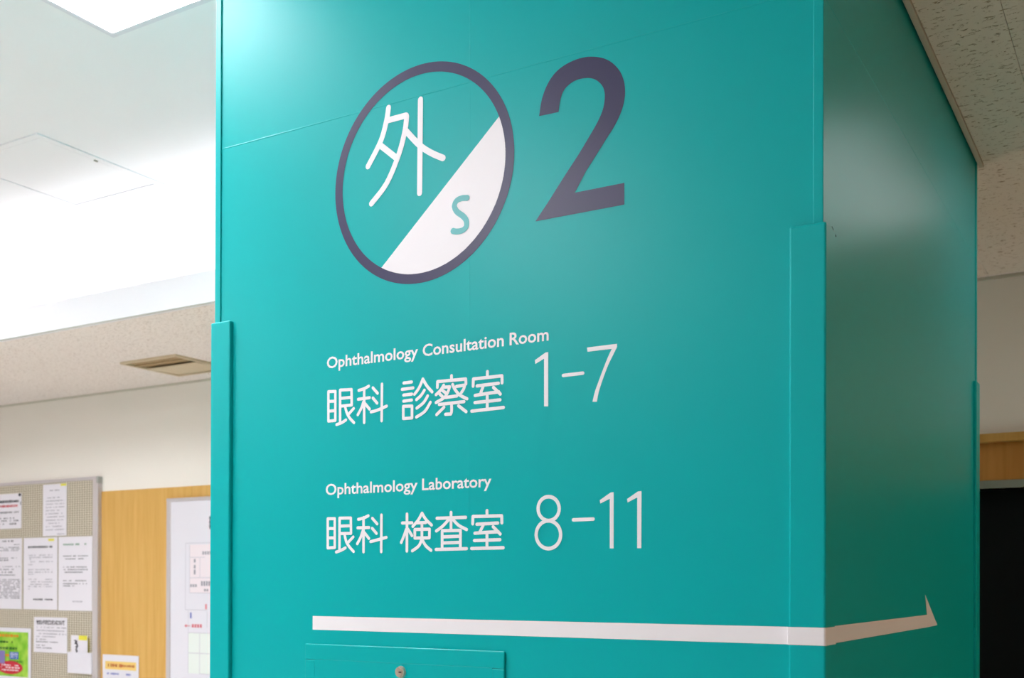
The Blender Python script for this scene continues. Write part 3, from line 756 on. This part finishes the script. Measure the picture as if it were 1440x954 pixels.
lines(t, rows, INK_M); lines(t, [(0.875, 0.42, 0.83, 0.013)], INK_G)
settle(t)
# second opinion sheet
t = sheet('paper_notice', 'small white sheet with one black Japanese headline below the middle row', 'paper', (-5.943, -5.606, 1.042, 1.273))
ptext(t, 'セカンドオピニオンについて', 0.08, 0.92, 0.20, 0.025, INK, YP - 0.0028, 0.045)
lines(t, [(0.29, 0.08, 0.97, 0.028), (0.38, 0.08, 0.97, 0.026), (0.47, 0.08, 0.97, 0.028), (0.55, 0.08, 0.65, 0.024)], INK_G)
lines(t, [(0.63, 0.07, 0.36, 0.024), (0.70, 0.07, 0.72, 0.028), (0.80, 0.07, 0.33, 0.022), (0.87, 0.07, 0.55, 0.028)], INK_M)
settle(t)
# pocket with leaflets
t = thing('leaflet_pocket', 'white paper pocket pinned low at the board’s right side', 'pocket', (-5.4725, YP, 0.921))
box('pocket_front', -5.588, -5.357, YP - 0.014, YP - 0.012, 0.921, 1.056, PAPER2, t, 0.0006)
box('pocket_back', -5.588, -5.357, YP - 0.0005, YP, 0.921, 1.056, PAPER2, t)
box('pocket_side', -5.588, -5.585, YP - 0.012, YP - 0.0006, 0.921, 1.05, PAPER2, t)
box('pocket_side', -5.360, -5.357, YP - 0.012, YP - 0.0006, 0.921, 1.05, PAPER2, t)
settle(t)
t = sheet('leaflet', 'white leaflet with yellow top and black brush writing standing in the pocket', 'leaflet', (-5.562, -5.402, 0.96, 1.163), PAPER, y=YP - 0.004)
patch(t, 'yellow_band', 0.45, 0.98, 0.0, 0.15, YELLOW, y=YP - 0.004)
bm = bmesh.new()
for s in ([(0.22, 0.16), (0.36, 0.19), (0.24, 0.25), (0.38, 0.27)], [(0.30, 0.22), (0.42, 0.33), (0.30, 0.36)], [(0.37, 0.38), (0.30, 0.45), (0.39, 0.49), (0.31, 0.53)]):
    ribbon(bm, [pl(t, *q) for q in s], 0.008, YP - 0.0075)
link('brush_writing', bm, INK, t)['kind'] = 'stuff'
settle(t)
t = sheet('leaflet', 'olive edged leaflet just showing behind the yellow topped leaflet in the pocket', 'leaflet', (-5.40, -5.388, 0.96, 1.150), mat('olive_paper', srgb(150, 138, 40), rough=0.6), y=YP - 0.002)
settle(t)
# green poster
t = sheet('poster', 'bright green poster with a red oval in the board’s lower left corner', 'poster', (-6.62, -5.973, 0.85, 1.196), PAPER2)
patch(t, 'green_field', 0.04, 0.955, 0.08, 0.94, GREEN_P)
YT = YP - 0.0034
def pp(fx, fz): return pl(t, fx, fz)
bm = bmesh.new()
cxo, czo = pp(0.66, 0.77)
poly_bm(bm, [(cxo + 0.135 * math.cos(a * math.pi / 24), czo + 0.044 * math.sin(a * math.pi / 24)) for a in range(48)], YT)
o = link('red_oval', bm, RED_P, t)
lines(t, [(0.725, 0.52, 0.80, 0.025), (0.77, 0.50, 0.82, 0.03), (0.82, 0.52, 0.80, 0.025)], INK_P, 0.0034, name='oval_text')
lines(t, [(0.155, 0.1, 0.80, 0.055)], ORANGE_T, 0.002, name='orange_heading', fill=0.97)
lines(t, [(0.28, 0.45, 0.70, 0.04), (0.40, 0.45, 0.77, 0.05), (0.65, 0.64, 0.86, 0.035)], DKGREEN, 0.002, name='green_text', fill=0.9)
x0, z1 = pp(0.655, 0.465); x1, z0 = pp(0.80, 0.605)
bm = bmesh.new(); add_box(bm, x0, x1, YT - 0.0004, YT, z0, z1, 0.0)
link('blue_square', bm, BLUE_P, t)
text('square_writing', '受付', x0 + 0.008, x1 - 0.008, z0 + 0.011, 0.03, PAPER2, t, YT - 0.0008, 0.01)
x0, z1 = pp(0.40, 0.45); x1, z0 = pp(0.575, 0.70)
bm = bmesh.new(); add_box(bm, x0, x1, YT - 0.0004, YT, z0, z1, 0.0)
link('purple_block', bm, PURPLE_P, t)
x0, z1 = pp(0.58, 0.515); x1, z0 = pp(0.65, 0.555)
bm = bmesh.new(); poly_bm(bm, [(x0, z0), (x1 - 0.01, z0), (x1 - 0.01, z0 - 0.006), (x1, (z0 + z1) / 2), (x1 - 0.01, z1 + 0.006), (x1 - 0.01, z1), (x0, z1)], YT)
link('orange_arrow', bm, ORANGE_T, t)
settle(t)
# notice on the wood panel
t = sheet('paper_notice', 'white card with an orange banner taped to the honey wood panel', 'paper', (-5.287, -4.955, 0.78, 1.049), PAPER2, y=2.8695)
patch(t, 'orange_banner', 0.07, 0.93, 0.15, 0.34, ORANGE, y=2.8695)
lines(t, [(0.245, 0.15, 0.55, 0.07), (0.245, 0.55, 0.88, 0.05)], mat('banner_print', srgb(190, 96, 50)), 0.0012, y=2.8695, name='banner_print', fill=0.9)
lines(t, [(0.44, 0.07, 0.78, 0.045)], INK_B, y=2.8695, name='blue_line')
lines(t, [(0.58, 0.1, 0.8, 0.04), (0.71, 0.1, 0.75, 0.04)], INK_G, y=2.8695)
bm = bmesh.new()
ribbon(bm, [pl(t, *q) for q in ((0.86, 0.66), (0.90, 0.62), (0.945, 0.64), (0.95, 0.69), (0.92, 0.74), (0.88, 0.80))], 0.012, 2.8655)
link('black_mark', bm, INK, t)
settle(t)

# floor plan board
fp = thing('floor_plan_board', 'white floor plan board with a silver frame beside the teal pillar', 'sign board', (-4.1, YB, 0.7))
fx0, fx1, fz0, fz1 = -4.703, -3.45, 0.62, 2.006
box('backing', fx0 + 0.015, fx1 - 0.015, 2.858, 2.8715, fz0 + 0.01, fz1 - 0.01, PAPER2, fp)
box('frame_stile', fx0, fx0 + 0.036, 2.853, 2.8715, fz0, fz1 - 0.001, ALU, fp, 0.005)
box('frame_stile', fx1 - 0.036, fx1, 2.853, 2.8715, fz0, fz1 - 0.001, ALU, fp, 0.005)
box('frame_rail', fx0, fx1, 2.852, 2.8715, fz1 - 0.022, fz1, ALU, fp, 0.004)
box('frame_rail', fx0, fx1, 2.852, 2.8715, fz0, fz0 + 0.022, ALU, fp, 0.004)
YM = 2.8572
def mrect(name, x0, x1, z0, z1, m, y=YM):
    bm = bmesh.new(); poly_bm(bm, [(x0, z0), (x1, z0), (x1, z1), (x0, z1)], y)
    return link(name, bm, m, fp)


mrect('pink_area', -4.505, -3.9, 1.44, 1.725, INK_P)
mrect('green_area', -4.515, -3.9, 0.965, 1.205, INK_PG)
bm = bmesh.new()
def ln(a, b, w=0.004): ribbon(bm, [a, b], w, YM - 0.0004, False)
for a, b in (((-4.54, 1.735), (-3.9, 1.735)), ((-4.54, 1.735), (-4.54, 1.34)), ((-4.505, 1.725), (-4.505, 1.44)), ((-4.505, 1.65), (-4.38, 1.65)),
             ((-4.505, 1.44), (-4.33, 1.44)), ((-4.505, 1.53), (-4.33, 1.53)), ((-4.42, 1.65), (-4.42, 1.53)), ((-4.54, 1.34), (-4.50, 1.34)),
             ((-4.50, 1.34), (-4.36, 1.34)), ((-4.515, 1.34), (-4.515, 0.965)), ((-4.42, 1.205), (-4.42, 0.965)), ((-4.515, 1.085), (-4.33, 1.085)),
             ((-4.515, 1.205), (-4.33, 1.205)), ((-4.36, 1.33), (-4.36, 1.24)), ((-4.42, 0.965), (-4.3, 0.965))):
    ln(a, b)
link('plan_lines', bm, INK_F, fp)['kind'] = 'stuff'
bm = bmesh.new()
for x, z, w, h_ in ((-4.40, 1.665, 0.07, 0.02), (-4.47, 1.62, 0.02, 0.02), (-4.47, 1.585, 0.02, 0.02), (-4.47, 1.55, 0.018, 0.028), (-4.50, 1.475, 0.06, 0.016),
                    (-4.41, 1.482, 0.075, 0.028), (-4.385, 1.45, 0.04, 0.014)):
    k = 0
    while k * 0.02 < w:
        poly_bm(bm, [(x + k * 0.02, z), (x + k * 0.02 + 0.014, z), (x + k * 0.02 + 0.014, z + h_), (x + k * 0.02, z + h_)], YM - 0.0006); k += 1
link('plan_text', bm, INK_G, fp)['kind'] = 'stuff'
mrect('heading_mark', -4.345, -4.31, 1.825, 1.835, INK, YM - 0.0006); mrect('heading_mark', -4.345, -4.31, 1.850, 1.860, INK, YM - 0.0006)
mrect('heading_mark', -4.345, -4.31, 1.875, 1.885, INK, YM - 0.0006); mrect('heading_mark', -4.343, -4.333, 1.815, 1.89, INK, YM - 0.0006)
bm = bmesh.new()
poly_bm(bm, [(-4.548, 1.245), (-4.53, 1.255), (-4.53, 1.235)], YM - 0.0006); ln((-4.53, 1.245), (-4.50, 1.245), 0.006)
for k in range(4): poly_bm(bm, [(-4.485 + k * 0.022, 1.236), (-4.469 + k * 0.022, 1.236), (-4.469 + k * 0.022, 1.256), (-4.485 + k * 0.022, 1.256)], YM - 0.0006)
poly_bm(bm, [(-4.375, 1.345), (-4.362, 1.345), (-4.362, 1.375), (-4.375, 1.375)], YM - 0.0006)
link('red_marks', bm, mat('ink_soft_red', srgb(216, 110, 124), rough=0.7), fp)['kind'] = 'stuff'
mrect('blue_mark', -4.50, -4.488, 1.29, 1.325, INK_B, YM - 0.0006)
settle(fp)
